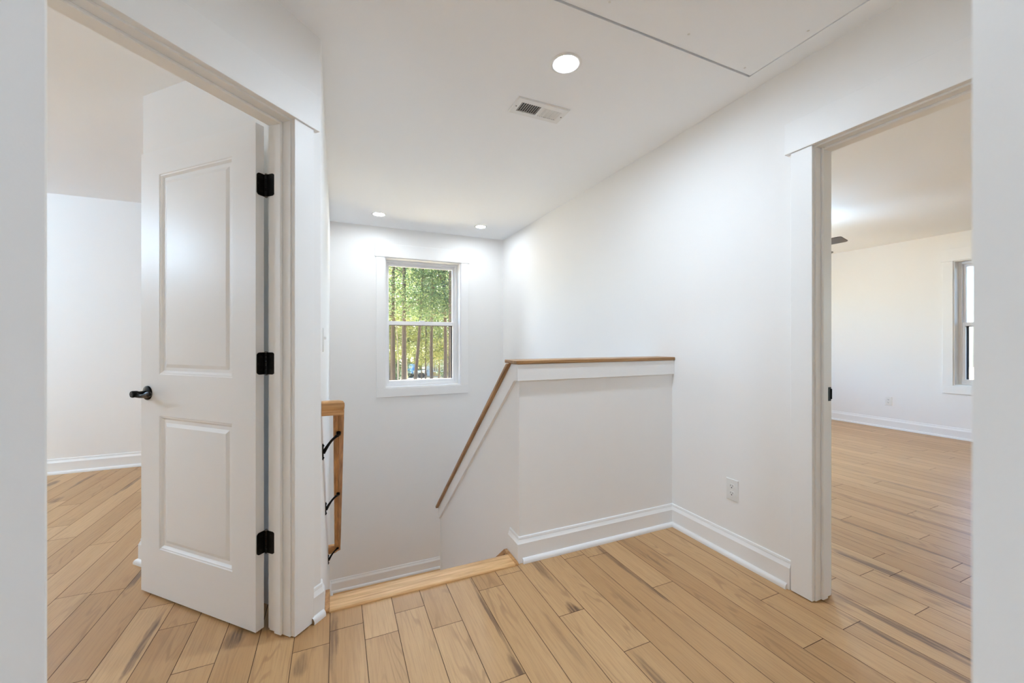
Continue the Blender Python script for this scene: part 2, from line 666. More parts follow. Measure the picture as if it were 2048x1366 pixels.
near_wall('wall_near_left', 'white wall edge closing the left side of the view', A0, Lp)
near_wall('wall_near_right', 'white wall edge closing the right side of the view', Rp, B0)
m = MB()
m.prism([Lp, Rp, fn(*Rp), fn(*Lp)], 2.06, CEIL)
tag(m.build('wall_near_header', WALL, smooth=False), 'white wall above the opening nearest the viewer', 'wall', 'structure')

# left room : closet block behind the door, back wall, side wall
CK = (-0.932, 2.714)      # closet corner  (x + y = 1.782)
wall('wall_closet', 'white wall behind the open door ending at an outside corner',
     [([(XS - TH + 0.02, 1.782 - (XS - TH + 0.02)), CK, (CK[0] + 0.08, CK[1] + 0.08), (XS - TH + 0.02, 1.942 - (XS - TH + 0.02))], 0.0, CEIL),
      ([(CK[0] + 0.05, CK[1] + 0.05), (CK[0] + 0.76, CK[1] + 0.76), (CK[0] + 0.84, CK[1] + 0.68), (CK[0] + 0.13, CK[1] - 0.03)], 0.0, CEIL)])
LWX0, LWX1, LWZ0, LWZ1 = -5.2, -2.75, 0.6, 2.13
wall('wall_left_room_back', 'white back wall of the room beyond the left door',
     [(rect(-6.1, LWX0, YB, YB + 0.12), 0, CEIL), (rect(LWX1, xs2, YB, YB + 0.12), 0, CEIL),
      (rect(LWX0, LWX1, YB, YB + 0.12), 0, LWZ0), (rect(LWX0, LWX1, YB, YB + 0.12), LWZ1, CEIL)])
wall('wall_left_room_side', 'white side wall of the room beyond the left door', [(rect(-6.2, -6.1, -2.6, YB + 0.12), 0, CEIL)])
RWY0, RWY1 = 1.33, 2.232
wall('wall_right_room_far', 'white far wall of the room through the right doorway, with a window',
     [(rect(X2, X2 + 0.20, -2.6, -1.6), 0, CEIL), (rect(X2, X2 + 0.20, 0.6, RWY0), 0, CEIL), (rect(X2, X2 + 0.20, -1.6, 0.6), 0, 0.636), (rect(X2, X2 + 0.20, -1.6, 0.6), 2.13, CEIL), (rect(X2, X2 + 0.20, RWY1, YB + 0.12), 0, CEIL),
      (rect(X2, X2 + 0.20, RWY0, RWY1), 0, 0.636), (rect(X2, X2 + 0.20, RWY0, RWY1), 2.13, CEIL)])
wall('wall_right_room_back', 'white back wall of the room through the right doorway', [(rect(XR + TH, 3.0, YB, YB + 0.12), 0, CEIL), (rect(6.2, X2, YB, YB + 0.12), 0, CEIL),
      (rect(3.0, 6.2, YB, YB + 0.12), 0, 0.62), (rect(3.0, 6.2, YB, YB + 0.12), 2.13, CEIL)])
wall('wall_front', 'white wall at the front of the house behind the viewer', [(rect(-6.2, X2 + 0.20, -2.6, -2.5), 0, CEIL)])

# ------------------------------------------------------------------ half wall and its cap
HT = 0.115
yend = 3.666
m = MB()
m.box(XE + HT, XR, YH, YH + HT, BASE, 1.03)
top = lambda y: 1.035 - SL * (y - 1.985)
FY = Frame((0, 0, 0), (0, 1, 0), (0, 0, 1), (1, 0, 0))     # (y, z, x)
m.prism([(YH, BASE), (yend, BASE), (yend, top(yend)), (1.985, 1.03), (YH, 1.03)], XE, XE + HT, F=FY)
tag(m.build('wall_half', WALL, smooth=False), 'low white half wall guarding the stairwell', 'wall', 'structure')

cap = empty('half_wall_cap', (XE, YH, 1.05), 'oak capped half wall top with white fascia, sloping down the stairs', 'wall cap')
cz0, cz1 = 1.049, 1.0685
m = MB()
m.prism([(0.862, 1.893), (XR + 0.004, 1.893), (XR + 0.004, 2.055), (0.862, 2.055)], cz0, cz1, bevel=0.003)
m.build('flat_cap', OAKCX, cap)
m = MB()
sl = lambda y, d: 1.046 - SL * (y - 1.983) + d
ye = 3.684
nx, nz = 0.6449, 0.7642     # perpendicular to slope in (y, z)
tk = 0.02
y0 = 1.99
m.prism([(y0, sl(y0, 0)), (ye, sl(ye, 0)), (ye + nx * tk, sl(ye, 0) + nz * tk), (y0 + 0.02, cz0 - 0.0005), (y0, cz0 - 0.0005)], 0.850, 1.03, F=FY, bevel=0.002)
m.build('sloped_cap', OAKCY, cap)
m = MB()
at_ = 0.017
za = 0.960
m.box(XE - at_, XR - 0.001, YH - at_, YH + 0.001, za, cz0 - 0.0005, 0.0015)
m.build('front_fascia', TRIM, cap)
m = MB()
aw = 0.117      # vertical measure of the sloped fascia
zlow = lambda y: sl(y, -aw)
yk = 1.983 + (1.046 - aw - za) / SL
m.prism([(YH + 0.0005, cz0 - 0.0005), (YH + 0.0005, za), (yk, za), (yend - 0.02, zlow(yend - 0.02)), (yend - 0.02 + 0.02, zlow(yend - 0.02) + 0.0), (ye - 0.01, sl(ye - 0.01, -0.001)),
         (1.99, sl(1.99, -0.001)), (1.985, cz0 - 0.0005)], XE - at_, XE + 0.001, F=FY, bevel=0.0012)
m.build('side_fascia', TRIM, cap)

# ------------------------------------------------------------------ skirting
BBP = [(0, 0.0), (0.015, 0.0), (0.015, 0.1005), (0.0138, 0.1020), (0.0080, 0.1185), (0.0070, 0.1200), (0.0070, 0.1215), (0.0085, 0.1225), (0.0060, 0.1325), (0.0030, 0.1350), (0, 0.135)]
qr = 0.019
SHOE = [(0.0, 0.0), (0.015 + 0.015, 0.0), (0.015 + 0.0155, 0.010), (0.015 + 0.012, 0.019), (0.015 + 0.006, 0.0245), (0.015 + 0.0, 0.026), (0.0, 0.026)]


def baseboard(name, path, label, z0=0.0, shoe=True, shoepath=None):
    F = Frame((0, 0, z0))
    m = MB(F)
    m.wallrun(path, [(max(d, 0.0) - (0.002 if d == 0 else 0), z) for d, z in BBP])
    o = tag(m.build(name, TRIM, angle=20), label, 'baseboard', 'structure')
    if shoe:
        m = MB(F)
        m.wallrun(shoepath or path, SHOE)
        m.build('shoe_moulding', TRIM, o, angle=50)
    return o


# room is to the left of travel
baseboard('baseboard_right', [(XR, 1.186), (XR, YH - 0.0), (XE, YH), (XE, 2.033)], 'white baseboard along the half wall and right wall of the landing',
          shoepath=[(XR, 1.197), (XR, YH), (XE + 0.012, YH)])
ca = fdp((0.049, 0))[0]
baseboard('baseboard_left', [(XS, 1.925), (XS, O_D.y), ca], 'short white baseboard piece on the corner beside the left door casing', shoe=False)
m = MB()
m.wallrun([(XS + 0.012 * 0, O_D.y), fdp((0.060, 0))[0]], SHOE)
bo = [o for o in COL.objects if o.name == 'baseboard_left'][0]
m.build('shoe_moulding', TRIM, bo, angle=50)
m = MB(FD)
m.prism([(0.0, 0.0), (0.0295, 0.0), (0.030, 0.010), (0.0265, 0.0185), (0.0205, 0.0240), (0.015, 0.0255), (0, 0.0255)], 0.0601, 0.0612, F=Frame(O_D, (R2, -R2, 0), (0, 0, 1), (-R2, -R2, 0)))
m.build('shoe_end', RAWWOOD, bo)
baseboard('baseboard_far', [(XR, YW), (XS, YW), (XS, 3.72)], 'white baseboard on the stair landing below the window', LAND, shoepath=[(XR, YW), (XS, YW), (XS, 3.72)])
baseboard('baseboard_left_room', [(xs2, YB), (-6.1, YB)], 'white baseboard on the back wall of the left room')
baseboard('baseboard_closet', [fdp((0.19, TH + 0.0))[0], (-0.30, 2.082), CK, (CK[0] + 0.7, CK[1] + 0.7)][1:], 'white baseboard of the wall behind the open door')
baseboard('baseboard_right_room', [(X2, -2.5), (X2, YB), (XR + TH, YB)], 'white baseboard along the far wall of the right room')


# ------------------------------------------------------------------ door frames
def door_frame(name, label, F, w, stop0, stop1, head=2.041, strike=False, roomcase=True):
    r = empty(name, F(w / 2, TH / 2, 0), label, 'door frame', 'structure')
    c0, cw, ct, z0 = 0.006, 0.092, 0.018, 0.004
    for side, nm in ((0, 'casing'), (1, 'casing')):
        m = MB(F)
        a0, a1 = (-c0 - cw, -c0) if side == 0 else (w + c0, w + c0 + cw)
        m.box(a0, a1, -ct, 0, z0, head + 0.007, 0.0012)
        m.build(nm, TRIM, r)
    m = MB(F)
    m.box(-c0 - cw - 0.024, w + c0 + cw + 0.024, -0.026, 0, head + 0.0075, head + 0.152, 0.0012)
    m.build('header_casing', TRIM, r)
    for a0, a1 in ((-c0 - 0.075, -c0), (w + c0, w + c0 + 0.075)):
        m = MB(F)
        m.box(a0, a1, TH, TH + 0.014, z0, head + 0.007, 0.0012)
        m.build('room_casing', TRIM, r)
    m = MB(F)
    m.box(-c0 - 0.1, w + c0 + 0.1, TH, TH + 0.014, head + 0.0075, head + 0.15, 0.0012)
    m.build('room_header_casing', TRIM, r)
    for a0, a1 in ((-0.019, 0.0), (w, w + 0.019)):
        m = MB(F)
        m.box(a0, a1, 0.0, TH, z0, head, 0.0008)
        m.build('jamb', TRIM, r)
    m = MB(F)
    m.box(-0.019, w + 0.019, 0.0, TH, head, head + 0.02, 0.0008)
    m.build('head_jamb', TRIM, r)
    for a0, a1 in ((-0.0005, 0.0115), (w - 0.0115, w + 0.0005)):
        m = MB(F)
        m.box(a0, a1, stop0, stop1, z0 + 0.002, head - 0.0003, 0.003)
        m.build('door_stop', TRIM, r)
    m = MB(F)
    m.box(0.0115, w - 0.0115, stop0, stop1, head - 0.0115, head + 0.0004, 0.003)
    m.build('head_stop', TRIM, r)
    if strike:
        m = MB(F)
        m.box(-0.001, 0.0018, 0.086, 0.1115, 0.897, 0.960, 0.0006)
        m.box(-0.001, 0.0045, 0.109, 0.1145, 0.905, 0.952, 0.0006)
        sp = m.build('strike_plate', BLACK, r)
        sp['label'] = 'black strike plate'
    return r


FDJ = Frame(FD(UJ, 0, 0), (-R2, -R2, 0), (-R2, R2, 0))
door_frame('trim_1', 'white door casing and jamb around the left doorway', FDJ, DW, 0.038, 0.076)
door_frame('trim_2', 'white door casing and jamb around the right doorway', FRW, 0.762, 0.034, 0.072, strike=True)

# ------------------------------------------------------------------ the open door
ZD0, ZD1 = 0.012, 2.040
DL = 0.762
# door frame coords : s from hinge edge to free edge (along +n), h height, w outward from visible face (+e)
FDoor = Frame(FD(0.189, 0.139, 0), (-R2, R2, 0), (0, 0, 1), (-R2, -R2, 0))
door = empty('door_1', FDoor(DL / 2, ZD0, -0.0175), 'open white two panel door with black hinges and lever', 'door', 'structure')


def door_leaf():
    m = MB(FDoor)
    bm = m.bm
    xs = [0, 0.137, 0.625, DL]
    zs = [ZD0, 0.226, 0.832, 1.020, 1.928, ZD1]
    holes = {(1, 1), (1, 3)}
    for side in (0, -0.035):
        for i in range(3):
            for j in range(5):
                if (i, j) in holes:
                    a0, a1, b0, b1 = xs[i], xs[i + 1], zs[j], zs[j + 1]
                    sgn = 1 if side == 0 else -1
                    prof = [(0, 0), (0.003, 0.0025), (0.008, 0.003), (0.012, 0.0068), (0.017, 0.0105), (0.031, 0.0105), (0.046, 0.0045), (0.050, 0.004)]
                    rings = []
                    for ins, dep in prof:
                        rings.append([FDoor(a, b, side - sgn * dep) for a, b in ((a0 + ins, b0 + ins), (a1 - ins, b0 + ins), (a1 - ins, b1 - ins), (a0 + ins, b1 - ins))])
                    m.sweep(rings, caps=False)
                    m.quad(rings[-1])
                else:
                    m.quad([FDoor(xs[i], zs[j], side), FDoor(xs[i + 1], zs[j], side), FDoor(xs[i + 1], zs[j + 1], side), FDoor(xs[i], zs[j + 1], side)])
    for i in range(3):
        for z in (ZD0, ZD1):
            m.quad([FDoor(xs[i], z, 0), FDoor(xs[i + 1], z, 0), FDoor(xs[i + 1], z, -0.035), FDoor(xs[i], z, -0.035)])
    for j in range(5):
        for x in (0, DL):
            m.quad([FDoor(x, zs[j], 0), FDoor(x, zs[j + 1], 0), FDoor(x, zs[j + 1], -0.035), FDoor(x, zs[j], -0.035)])
    return m.build('door_leaf', DOORP, door, angle=8)


door_leaf()


def rounded(w, h, rad, n=5):
    pts = []
    for cx, cy, a0 in ((w - rad, rad, -90), (w - rad, h - rad, 0)):
        for i in range(n + 1):
            a = math.radians(a0 + 90 * i / n)
            pts.append((cx + rad * math.cos(a), cy + rad * math.sin(a)))
    return [(0, 0)] + pts + [(0, h)]


PIV = FD(0.150, 0.1315, 0)       # knuckle axis
for zc in (1.801, 1.081, 0.359):
    h = 0.089
    m = MB()
    # leaf on the jamb, face toward +e
    Fj = Frame(FD(0.149 - 0.0005, 0.129, zc - h / 2), (R2, -R2, 0), (0, 0, 1), (-R2, -R2, 0))
    m.prism(rounded(0.045, h, 0.015), 0.0, 0.0028, F=Fj)
    # leaf on the door's hinge edge, face toward -n
    Fk = Frame(FD(0.1545, 0.139, zc - h / 2), (-R2, -R2, 0), (0, 0, 1), (R2, -R2, 0))
    m.prism(rounded(0.031, h, 0.012), -0.0002, 0.0026, F=Fk)
    # wrap of the door leaf to the knuckle
    m.prism([(-0.006, 0.0), (0.0, 0.0), (0.0, h), (-0.006, h)], -0.0002, 0.0024, F=Fk)
    for i in range(5):
        za = zc - h / 2 + h * i / 5 + 0.0006
        m.lathe([(0.0, 0), (0.0058, 0), (0.0058, h / 5 - 0.0012), (0.0, h / 5 - 0.0012)], (PIV.x, PIV.y, za), (0, 0, 1), 16)
    for (a, b) in ((0.013, 0.018), (0.028, h / 2), (0.013, h - 0.018)):
        for Fq in (Fj, Fk):
            q = Fq(a + (0.012 if Fq is Fj else 0), b, 0.0026)
            m.lathe([(0.0, 0.0), (0.0042, 0.0), (0.0030, 0.0011), (0.0, 0.0012)], q, Fq.az, 10)
    hg = m.build('hinge', BLACK, door)
    hg['label'] = 'black door hinge'
    m = MB()
    m.lathe([(0.0, -0.003), (0.0040, -0.003), (0.0062, 0.0), (0.0, 0.0005)], (PIV.x, PIV.y, zc - h / 2 - 0.001), (0, 0, 1), 12)
    m.lathe([(0.0, 0.0), (0.0062, 0.0), (0.0050, 0.004), (0.0, 0.005)], (PIV.x, PIV.y, zc + h / 2), (0, 0, 1), 12)
    m.build('hinge_pin', PIN, hg)

# lever handle on the visible face
sh, zh = DL - 0.052, 0.932
E_ = V((-R2, -R2, 0))
Nn = V((-R2, R2, 0))
P0 = FDoor(sh, zh, 0)
m = MB()
m.lathe([(0.0, -0.0005), (0.032, -0.0005), (0.033, 0.003), (0.031, 0.007), (0.024, 0.0095), (0.015, 0.011), (0.0, 0.011)], P0, E_, 32)
m.lathe([(0.0125, 0.008), (0.0110, 0.016), (0.0110, 0.034), (0.0145, 0.042), (0.0155, 0.058), (0.0135, 0.062), (0.0, 0.0622)], P0, E_, 24)
hd = m.build('door_handle', BLACK, door)
hd['label'] = 'black lever handle'
m = MB()
pts, rad = [], []
for i in range(13):
    q = i / 12
    pts.append(P0 + E_ * (0.050 - 0.006 * math.sin(q * PI)) - Nn * (0.115 * q) + V((0, 0, -0.002 - 0.006 * math.sin(q * PI * 1.6))))
    rad.append(0.0125 - 0.004 * math.sin(min(q * 1.5, 1) * PI) + (0.0005 if q > 0.8 else 0) - (0.006 if q > 0.97 else 0))
m.tube(pts, rad, 14, 0.7)
m.build('lever', BLACK, hd)
m = MB()
m.box(-0.0018, 0.0018, -0.0055, 0.0055, 0.0, 0.0009, F=Frame(P0 + E_ * 0.0621, Nn, (0, 0, 1), E_))
m.lathe([(0.0, 0.0), (0.0028, 0.0), (0.0028, 0.0006), (0.0, 0.0007)], P0 + E_ * 0.0621 + V((0, 0, 0.007)), E_, 10)
m.build('lock_slot', PIN, hd)
# the same furniture on the other face
P1 = FDoor(sh, zh, -0.035)
m = MB()
m.lathe([(0.0, -0.0005), (0.032, -0.0005), (0.033, 0.003), (0.031, 0.007), (0.015, 0.011), (0.0, 0.011)], P1, -E_, 24)
m.lathe([(0.011, 0.008), (0.011, 0.034), (0.0150, 0.042), (0.0150, 0.058), (0.0, 0.0622)], P1, -E_, 20)
m.tube([P1 - E_ * 0.05, P1 - E_ * 0.046 - Nn * 0.05, P1 - E_ * 0.05 - Nn * 0.11], [0.0125, 0.009, 0.008], 12, 0.7)
m.build('door_handle', BLACK, door)
m = MB(FDoor)
m.box(DL - 0.0005, DL + 0.0012, zh - 0.028, zh + 0.028, -0.030, -0.005, 0.0004)
m.build('latch_plate', BLACK, door)

# ------------------------------------------------------------------ stairs
st = empty('staircase', ((XS + XE) / 2, 2.8, LAND), 'oak staircase going down from the landing to the lower platform', 'stairs')
m = MB()
prof = [(1.887, 0.0002), (1.8875, 0.006), (1.891, 0.0105), (1.898, 0.0125), (1.985, 0.0125), (1.995, 0.009), (2.002, 0.001), (2.004, -0.012), (1.998, -0.022), (1.986, -0.026), (1.926, -0.026), (1.926, 0.0002)]
xl, xr_ = XS + 0.0345, XE - 0.0345
m.prism(prof, xl, xr_, F=FY)
m.build('nosing', OAKX, st)
nr = 8
rise = -LAND / nr
run = 0.2299
yr0 = 1.985
for i in range(nr):
    z1 = -rise * i
    y_ = yr0 + run * i
    m = MB()
    m.box(xl - 0.0185, xr_ + 0.0185, y_, y_ + 0.016, z1 - rise, z1 - 0.026)
    m.build('riser', TRIM, st)
    if i < nr - 1:
        m = MB()
        m.box(xl - 0.0185, xr_ + 0.0185, y_ + 0.016, y_ + run + 0.028, z1 - rise - 0.026, z1 - rise, 0.008)
        m.build('tread', OAKX, st)
for xa, xb, xw in ((XS + 0.0155, XS + 0.034, XS + 0.0005), (XE - 0.034, XE - 0.0155, XE - 0.0155)):
    yk2, zt, tk2, ye2 = 2.045, 0.0140, 0.018, 3.70
    zz = lambda y: zt - SL * (y - yk2)
    m = MB()
    m.prism([(1.889, 0.0003), (1.889, zt - 0.004), (1.895, zt), (yk2, zt), (ye2, zz(ye2)), (ye2, zz(ye2) - tk2 * 1.31), (yk2 - 0.006, zt - tk2), (1.926, zt - tk2), (1.926, 0.0003)], xa, xb, F=FY, bevel=0.001)
    m.build('skirt_cap', OAKS, st)
    m = MB()
    d = tk2 * 1.31
    m.prism([(1.927, -0.0045), (yk2 - 0.004, -0.0045), (ye2, zz(ye2) - d), (ye2, zz(ye2) - 0.30), (yk2 - 0.1, -0.30), (1.927, -0.24)], xw, xw + 0.015, F=FY)
    m.build('skirt_board', TRIM, st)
m = MB()
m.box(XS, XR, yr0 + run * 7 + 0.0165, YW, LAND - 0.2, LAND)
tag(m.build('floor', OAKX), 'oak stair platform under the window', 'floor', 'structure')
m = MB()
m.box(XS + 0.001, XE - 0.001, 1.926, 1.984, -0.28, -0.0265)
m.build('stair_header', WALL, st)

# ------------------------------------------------------------------ handrail
hr = empty('handrail', (XS, 2.8, 0.2), 'oak handrail on black brackets down the left stair wall', 'handrail')
RP = [(-0.022, 0.0), (-0.012, -0.0005), (-0.010, 0.0008), (-0.0016, 0.0008), (0.0, 0.0034), (0.0016, 0.0008), (0.010, 0.0008), (0.012, -0.0005), (0.022, 0.0), (0.022, 0.018), (0.019, 0.022), (0.022, 0.028), (0.0245, 0.042), (0.0235, 0.054),
      (0.017, 0.062), (0.0, 0.0655), (-0.017, 0.062), (-0.0235, 0.054), (-0.0245, 0.042), (-0.022, 0.028), (-0.019, 0.022), (-0.022, 0.018)]
xc = 0.0115
# path centre line (bottom of rail) : wall -> corner -> slope down -> corner -> wall, mitred in plan
ya, za_ = 1.975, 0.838
yb = 3.655
zb = za_ - SL * (yb - ya)
vs = 1.0


def ring(x, y, z, dx, dy):
    # profile laid along plan direction (dx, dy) with scale for mitre
    return [V((x + dx * a, y + dy * a, z + b)) for a, b in RP]


m = MB()
rings = [ring(XS + 0.001, ya, za_, 0, 1 * -1), ring(xc, ya, za_, 1, -1)]
m.sweep(rings)
m.build('wall_return', OAKR, hr)
m = MB()
k = 1.309      # section kept square to the slope
rr0 = [V((xc + a, ya - a + 0.0006, za_ + b * 1.0 - SL * 0)) for a, b in RP]
rr1 = [V((xc + a, ya + 0.03 + 0.02 - b * 0.0, za_ - SL * 0.05 + b * k - 0.002)) for a, b in RP]
rr2 = [V((xc + a, yb, zb + b * k - 0.010)) for a, b in RP]
rr3 = [V((xc + a, yb + 0.05 + a * 1.0, zb - SL * 0.05 + b)) for a, b in RP]
m.sweep([rr0, rr1, rr2, rr3])
m.build('rail', OAKS, hr)
m = MB()
zc_ = zb - SL * 0.05
m.sweep([[V((xc + a, yb + 0.0506 + a, zc_ + b)) for a, b in RP], [V((XS + 0.001, yb + 0.05 + a, zc_ + b)) for a, b in RP]])
m.build('wall_return', OAKR, hr)
for yb_ in (2.10, 2.69, 3.60):
    zr = za_ - SL * (yb_ - ya) - 0.003
    m = MB()
    # wall plate, curved arm, saddle
    m.prism([(-0.010, -0.038), (0.010, -0.038), (0.014, 0.0), (0.010, 0.036), (-0.010, 0.036), (-0.014, 0.0)], 0.0, 0.006, F=Frame((XS, yb_, zr - 0.085), (0, 1, 0), (0, 0, 1), (1, 0, 0)), bevel=0.0015)
    p0, p1, p2, p3 = V((XS + 0.004, yb_, zr - 0.092)), V((XS + 0.020, yb_, zr - 0.068)), V((XS + 0.036, yb_, zr - 0.030)), V((xc, yb_, zr - 0.012))
    pts = []
    for i in range(9):
        q = i / 8
        pts.append(p0 * (1 - q) ** 3 + p1 * (3 * q * (1 - q) ** 2) + p2 * (3 * q * q * (1 - q)) + p3 * q ** 3)
    m.tube(pts, [0.0095, 0.0085, 0.0075, 0.0068, 0.0062, 0.006, 0.006, 0.0065, 0.008], 12)
    m.lathe([(0.0, -0.016), (0.009, -0.015), (0.0105, -0.008), (0.0105, 0.0015), (0.0, 0.002)], (xc, yb_, zr), (0, 0.645, 0.764), 16)
    for dz in (-0.030, 0.028):
        m.lathe([(0.0, 0.0), (0.0045, 0.0), (0.003, 0.003), (0, 0.0032)], (XS + 0.006, yb_, zr - 0.085 + dz), (1, 0, 0), 10)
    br = m.build('bracket', BLACK, hr)
    br['label'] = 'black rail bracket'


# ------------------------------------------------------------------ windows
def window(name, label, F, w, z0, z1, apron_ext, mid, depth=0.09, screen=True):
    """F : a along the wall, b outward from the room face, c up. opening 0..w"""
    r = empty(name, F(w / 2, 0, z0), label, 'window', 'structure')
    cw, ct = 0.090, 0.018
    for a0, a1 in ((-cw, 0), (w, w + cw)):
        m = MB(F)
        m.box(a0, a1, -ct, 0.0, z0 - 0.0, z1 - 0.003, 0.0012)
        m.build('casing', TRIM, r)
    m = MB(F)
    m.box(-cw - 0.016, w + cw + 0.016, -0.026, 0.0, z1 - 0.0025, z1 + 0.146, 0.0012)
    m.build('header_casing', TRIM, r)
    m = MB(F)
    m.box(-cw, w + cw, -ct, 0.0, z0 - 0.097, z0 - 0.0005, 0.0012)
    m.build('apron_casing', TRIM, r)
    # extension jambs
    m = MB(F)
    j = 0.012
    m.box(0, j, -0.004, depth + 0.03, z0, z1, 0.0008)
    m.box(w - j, w, -0.004, depth + 0.03, z0, z1, 0.0008)
    m.box(j, w - j, -0.004, depth + 0.03, z1 - j, z1, 0.0008)
    m.box(j, w - j, -0.004, depth + 0.03, z0, z0 + j, 0.0008)
    m.build('jamb_liner', TRIM, r)
    # vinyl frame
    f = 0.028
    a0, a1, c0, c1 = j, w - j, z0 + j, z1 - j
    m = MB(F)
    m.box(a0, a0 + f, depth - 0.055, depth + 0.03, c0, c1, 0.002)
    m.box(a1 - f, a1, depth - 0.055, depth + 0.03, c0, c1, 0.002)
    m.box(a0 + f, a1 - f, depth - 0.055, depth + 0.03, c1 - f, c1, 0.002)
    m.box(a0 + f, a1 - f, depth - 0.055, depth + 0.03, c0, c0 + f, 0.002)
    m.build('frame', VINYL, r)
    a0, a1, c0, c1 = a0 + f, a1 - f, c0 + f, c1 - f
    s = 0.025

    def sash(nm, lo, hi, b0, b1, sb, st_):
        m = MB(F)
        m.box(a0, a0 + s, b0, b1, lo, hi, 0.002)
        m.box(a1 - s, a1, b0, b1, lo, hi, 0.002)
        m.box(a0 + s, a1 - s, b0, b1, hi - st_, hi, 0.002)
        m.box(a0 + s, a1 - s, b0, b1, lo, lo + sb, 0.002)
        o = m.build(nm, VINYL, r)
        m = MB(F)
        m.box(a0 + s - 0.003, a1 - s + 0.003, (b0 + b1) / 2 - 0.003, (b0 + b1) / 2 + 0.003, lo + sb - 0.003, hi - st_ + 0.003)
        m.build('glass_pane', GLASS, o)
        return o

    sash('upper_sash', mid - 0.02, c1, depth - 0.012, depth + 0.016, 0.042, 0.030)
    lo = sash('lower_sash', c0, mid + 0.022, depth - 0.046, depth - 0.014, 0.034, 0.044)
    m = MB(F)
    m.box(w / 2 - 0.028, w / 2 + 0.028, depth - 0.05, depth - 0.02, mid + 0.022, mid + 0.034, 0.002)
    m.build('sash_lock', VINYL, lo)
    if screen:
        m = MB(F)
        k = 0.010
        b0, b1 = depth + 0.017, depth + 0.027
        m.box(a0, a0 + s + k, b0, b1, c0, mid)
        m.box(a1 - s - k, a1, b0, b1, c0, mid)
        m.box(a0 + s, a1 - s, b0, b1, c0, c0 + 0.03)
        m.box(a0 + s, a1 - s, b0, b1, mid - 0.03, mid - 0.012)
        sf = m.build('screen_frame', simple('screen_frame_dark', srgb(58, 56, 58), 0.5), r)
        m = MB(F)
        m.quad([F(a0 + s, b0 + 0.005, c0 + 0.02), F(a1 - s, b0 + 0.005, c0 + 0.02), F(a1 - s, b0 + 0.005, mid - 0.02), F(a0 + s, b0 + 0.005, mid - 0.02)])
        m.build('insect_screen', SCREEN, sf)
    return r


window('window_1', 'white double hung window above the stairs looking onto trees', Frame((WX0, YW, 0)), WX1 - WX0, WZ0, WZ1, 0, 1.382, depth=0.168)
window('window_2', 'white double hung window in the far wall of the right room', Frame((X2, RWY1, 0), (0, -1, 0), (1, 0, 0)), RWY1 - RWY0, 0.636, 2.13, 0, 1.37, depth=0.15)
window('added_window_3', 'unseen window added in the left room back wall for daylight', Frame((LWX0, YB, 0)), LWX1 - LWX0, LWZ0, LWZ1, 0, 1.36, depth=0.08, screen=False)  # out of view, added to let daylight into the left room

window('added_window_5', 'unseen window added in the right room far wall for more daylight', Frame((X2, 0.6, 0), (0, -1, 0), (1, 0, 0)), 2.2, 0.636, 2.13, 0, 1.37, depth=0.15, screen=False)  # added beyond the view to brighten the right room
window('added_window_4', 'unseen window added in the right room back wall for more daylight', Frame((3.0, YB, 0)), 3.2, 0.62, 2.13, 0, 1.36, depth=0.08, screen=False)  # wide unseen opening added for right room daylight


# ------------------------------------------------------------------ outlets and switch
def outlet(label, F):
    """F origin plate centre on wall; a across, b up, c out of the wall"""
    w, h = 0.072, 0.116
    m = MB(F)
    rings = []
    for ins, c in ((0, -0.0005), (0.0, 0.0025), (0.0025, 0.0052), (0.006, 0.0060)):
        rings.append([F(a, b, c) for a, b in ((-w / 2 + ins, -h / 2 + ins), (w / 2 - ins, -h / 2 + ins), (w / 2 - ins, h / 2 - ins), (-w / 2 + ins, h / 2 - ins))])
    m.sweep(rings)
    o = tag(m.build('wall_outlet', PLASTIC, loc=F(0, 0, 0)), label, 'outlet')
    for s in (-1, 1):
        Fo = Frame(F(0, s * 0.0195, 0.0055), F.ax, F.ay, F.az)
        pts = []
        for i in range(24):
            a = 2 * PI * i / 24
            pts.append((0.0172 * math.cos(a), max(-0.0138, min(0.0138, 0.0172 * math.sin(a)))))
        m = MB(Fo)
        m.prism(pts, 0, 0.0028, bevel=0.0004)
        rc = m.build('receptacle', PLASTIC, o)
        m = MB(Fo)
        m.box(-0.0072, -0.0052, 0.000, 0.0085, 0.002, 0.0031)
        m.box(0.0050, 0.0072, 0.0005, 0.0078, 0.002, 0.0031)
        m.prism([(0.003 * math.cos(2 * PI * i / 12), -0.0065 + max(-0.0025, 0.003 * math.sin(2 * PI * i / 12))) for i in range(12)], 0.002, 0.0031)
        m.build('slots', DARK, rc)
    m = MB(F)
    m.lathe([(0.0, 0.0), (0.003, 0.0), (0.0024, 0.001), (0.0, 0.0012)], F(0, 0, 0.006), F.az, 12)
    m.build('screw', PLASTIC, o)
    return o


outlet('white double outlet on the landing wall beside the right doorway', Frame((XR, 1.492, 0.365), (0, -1, 0), (0, 0, 1), (-1, 0, 0)))
outlet('white double outlet on the right room far wall below the window', Frame((X2, 2.845, 0.365), (0, -1, 0), (0, 0, 1), (-1, 0, 0)))
Fs = Frame((XS, 2.175, 1.176), (0, 1, 0), (0, 0, 1), (1, 0, 0))
m = MB(Fs)
rings = []
for ins, c in ((0, -0.0005), (0.0, 0.0025), (0.0025, 0.0052), (0.006, 0.0060)):
    rings.append([Fs(a, b, c) for a, b in ((-0.036 + ins, -0.058 + ins), (0.036 - ins, -0.058 + ins), (0.036 - ins, 0.058 - ins), (-0.036 + ins, 0.058 - ins))])
m.sweep(rings)
sw = tag(m.build('light_switch', PLASTIC, loc=Fs(0, 0, 0)), 'white light switch on the left stair wall beside the corner', 'light switch')
m = MB(Fs)
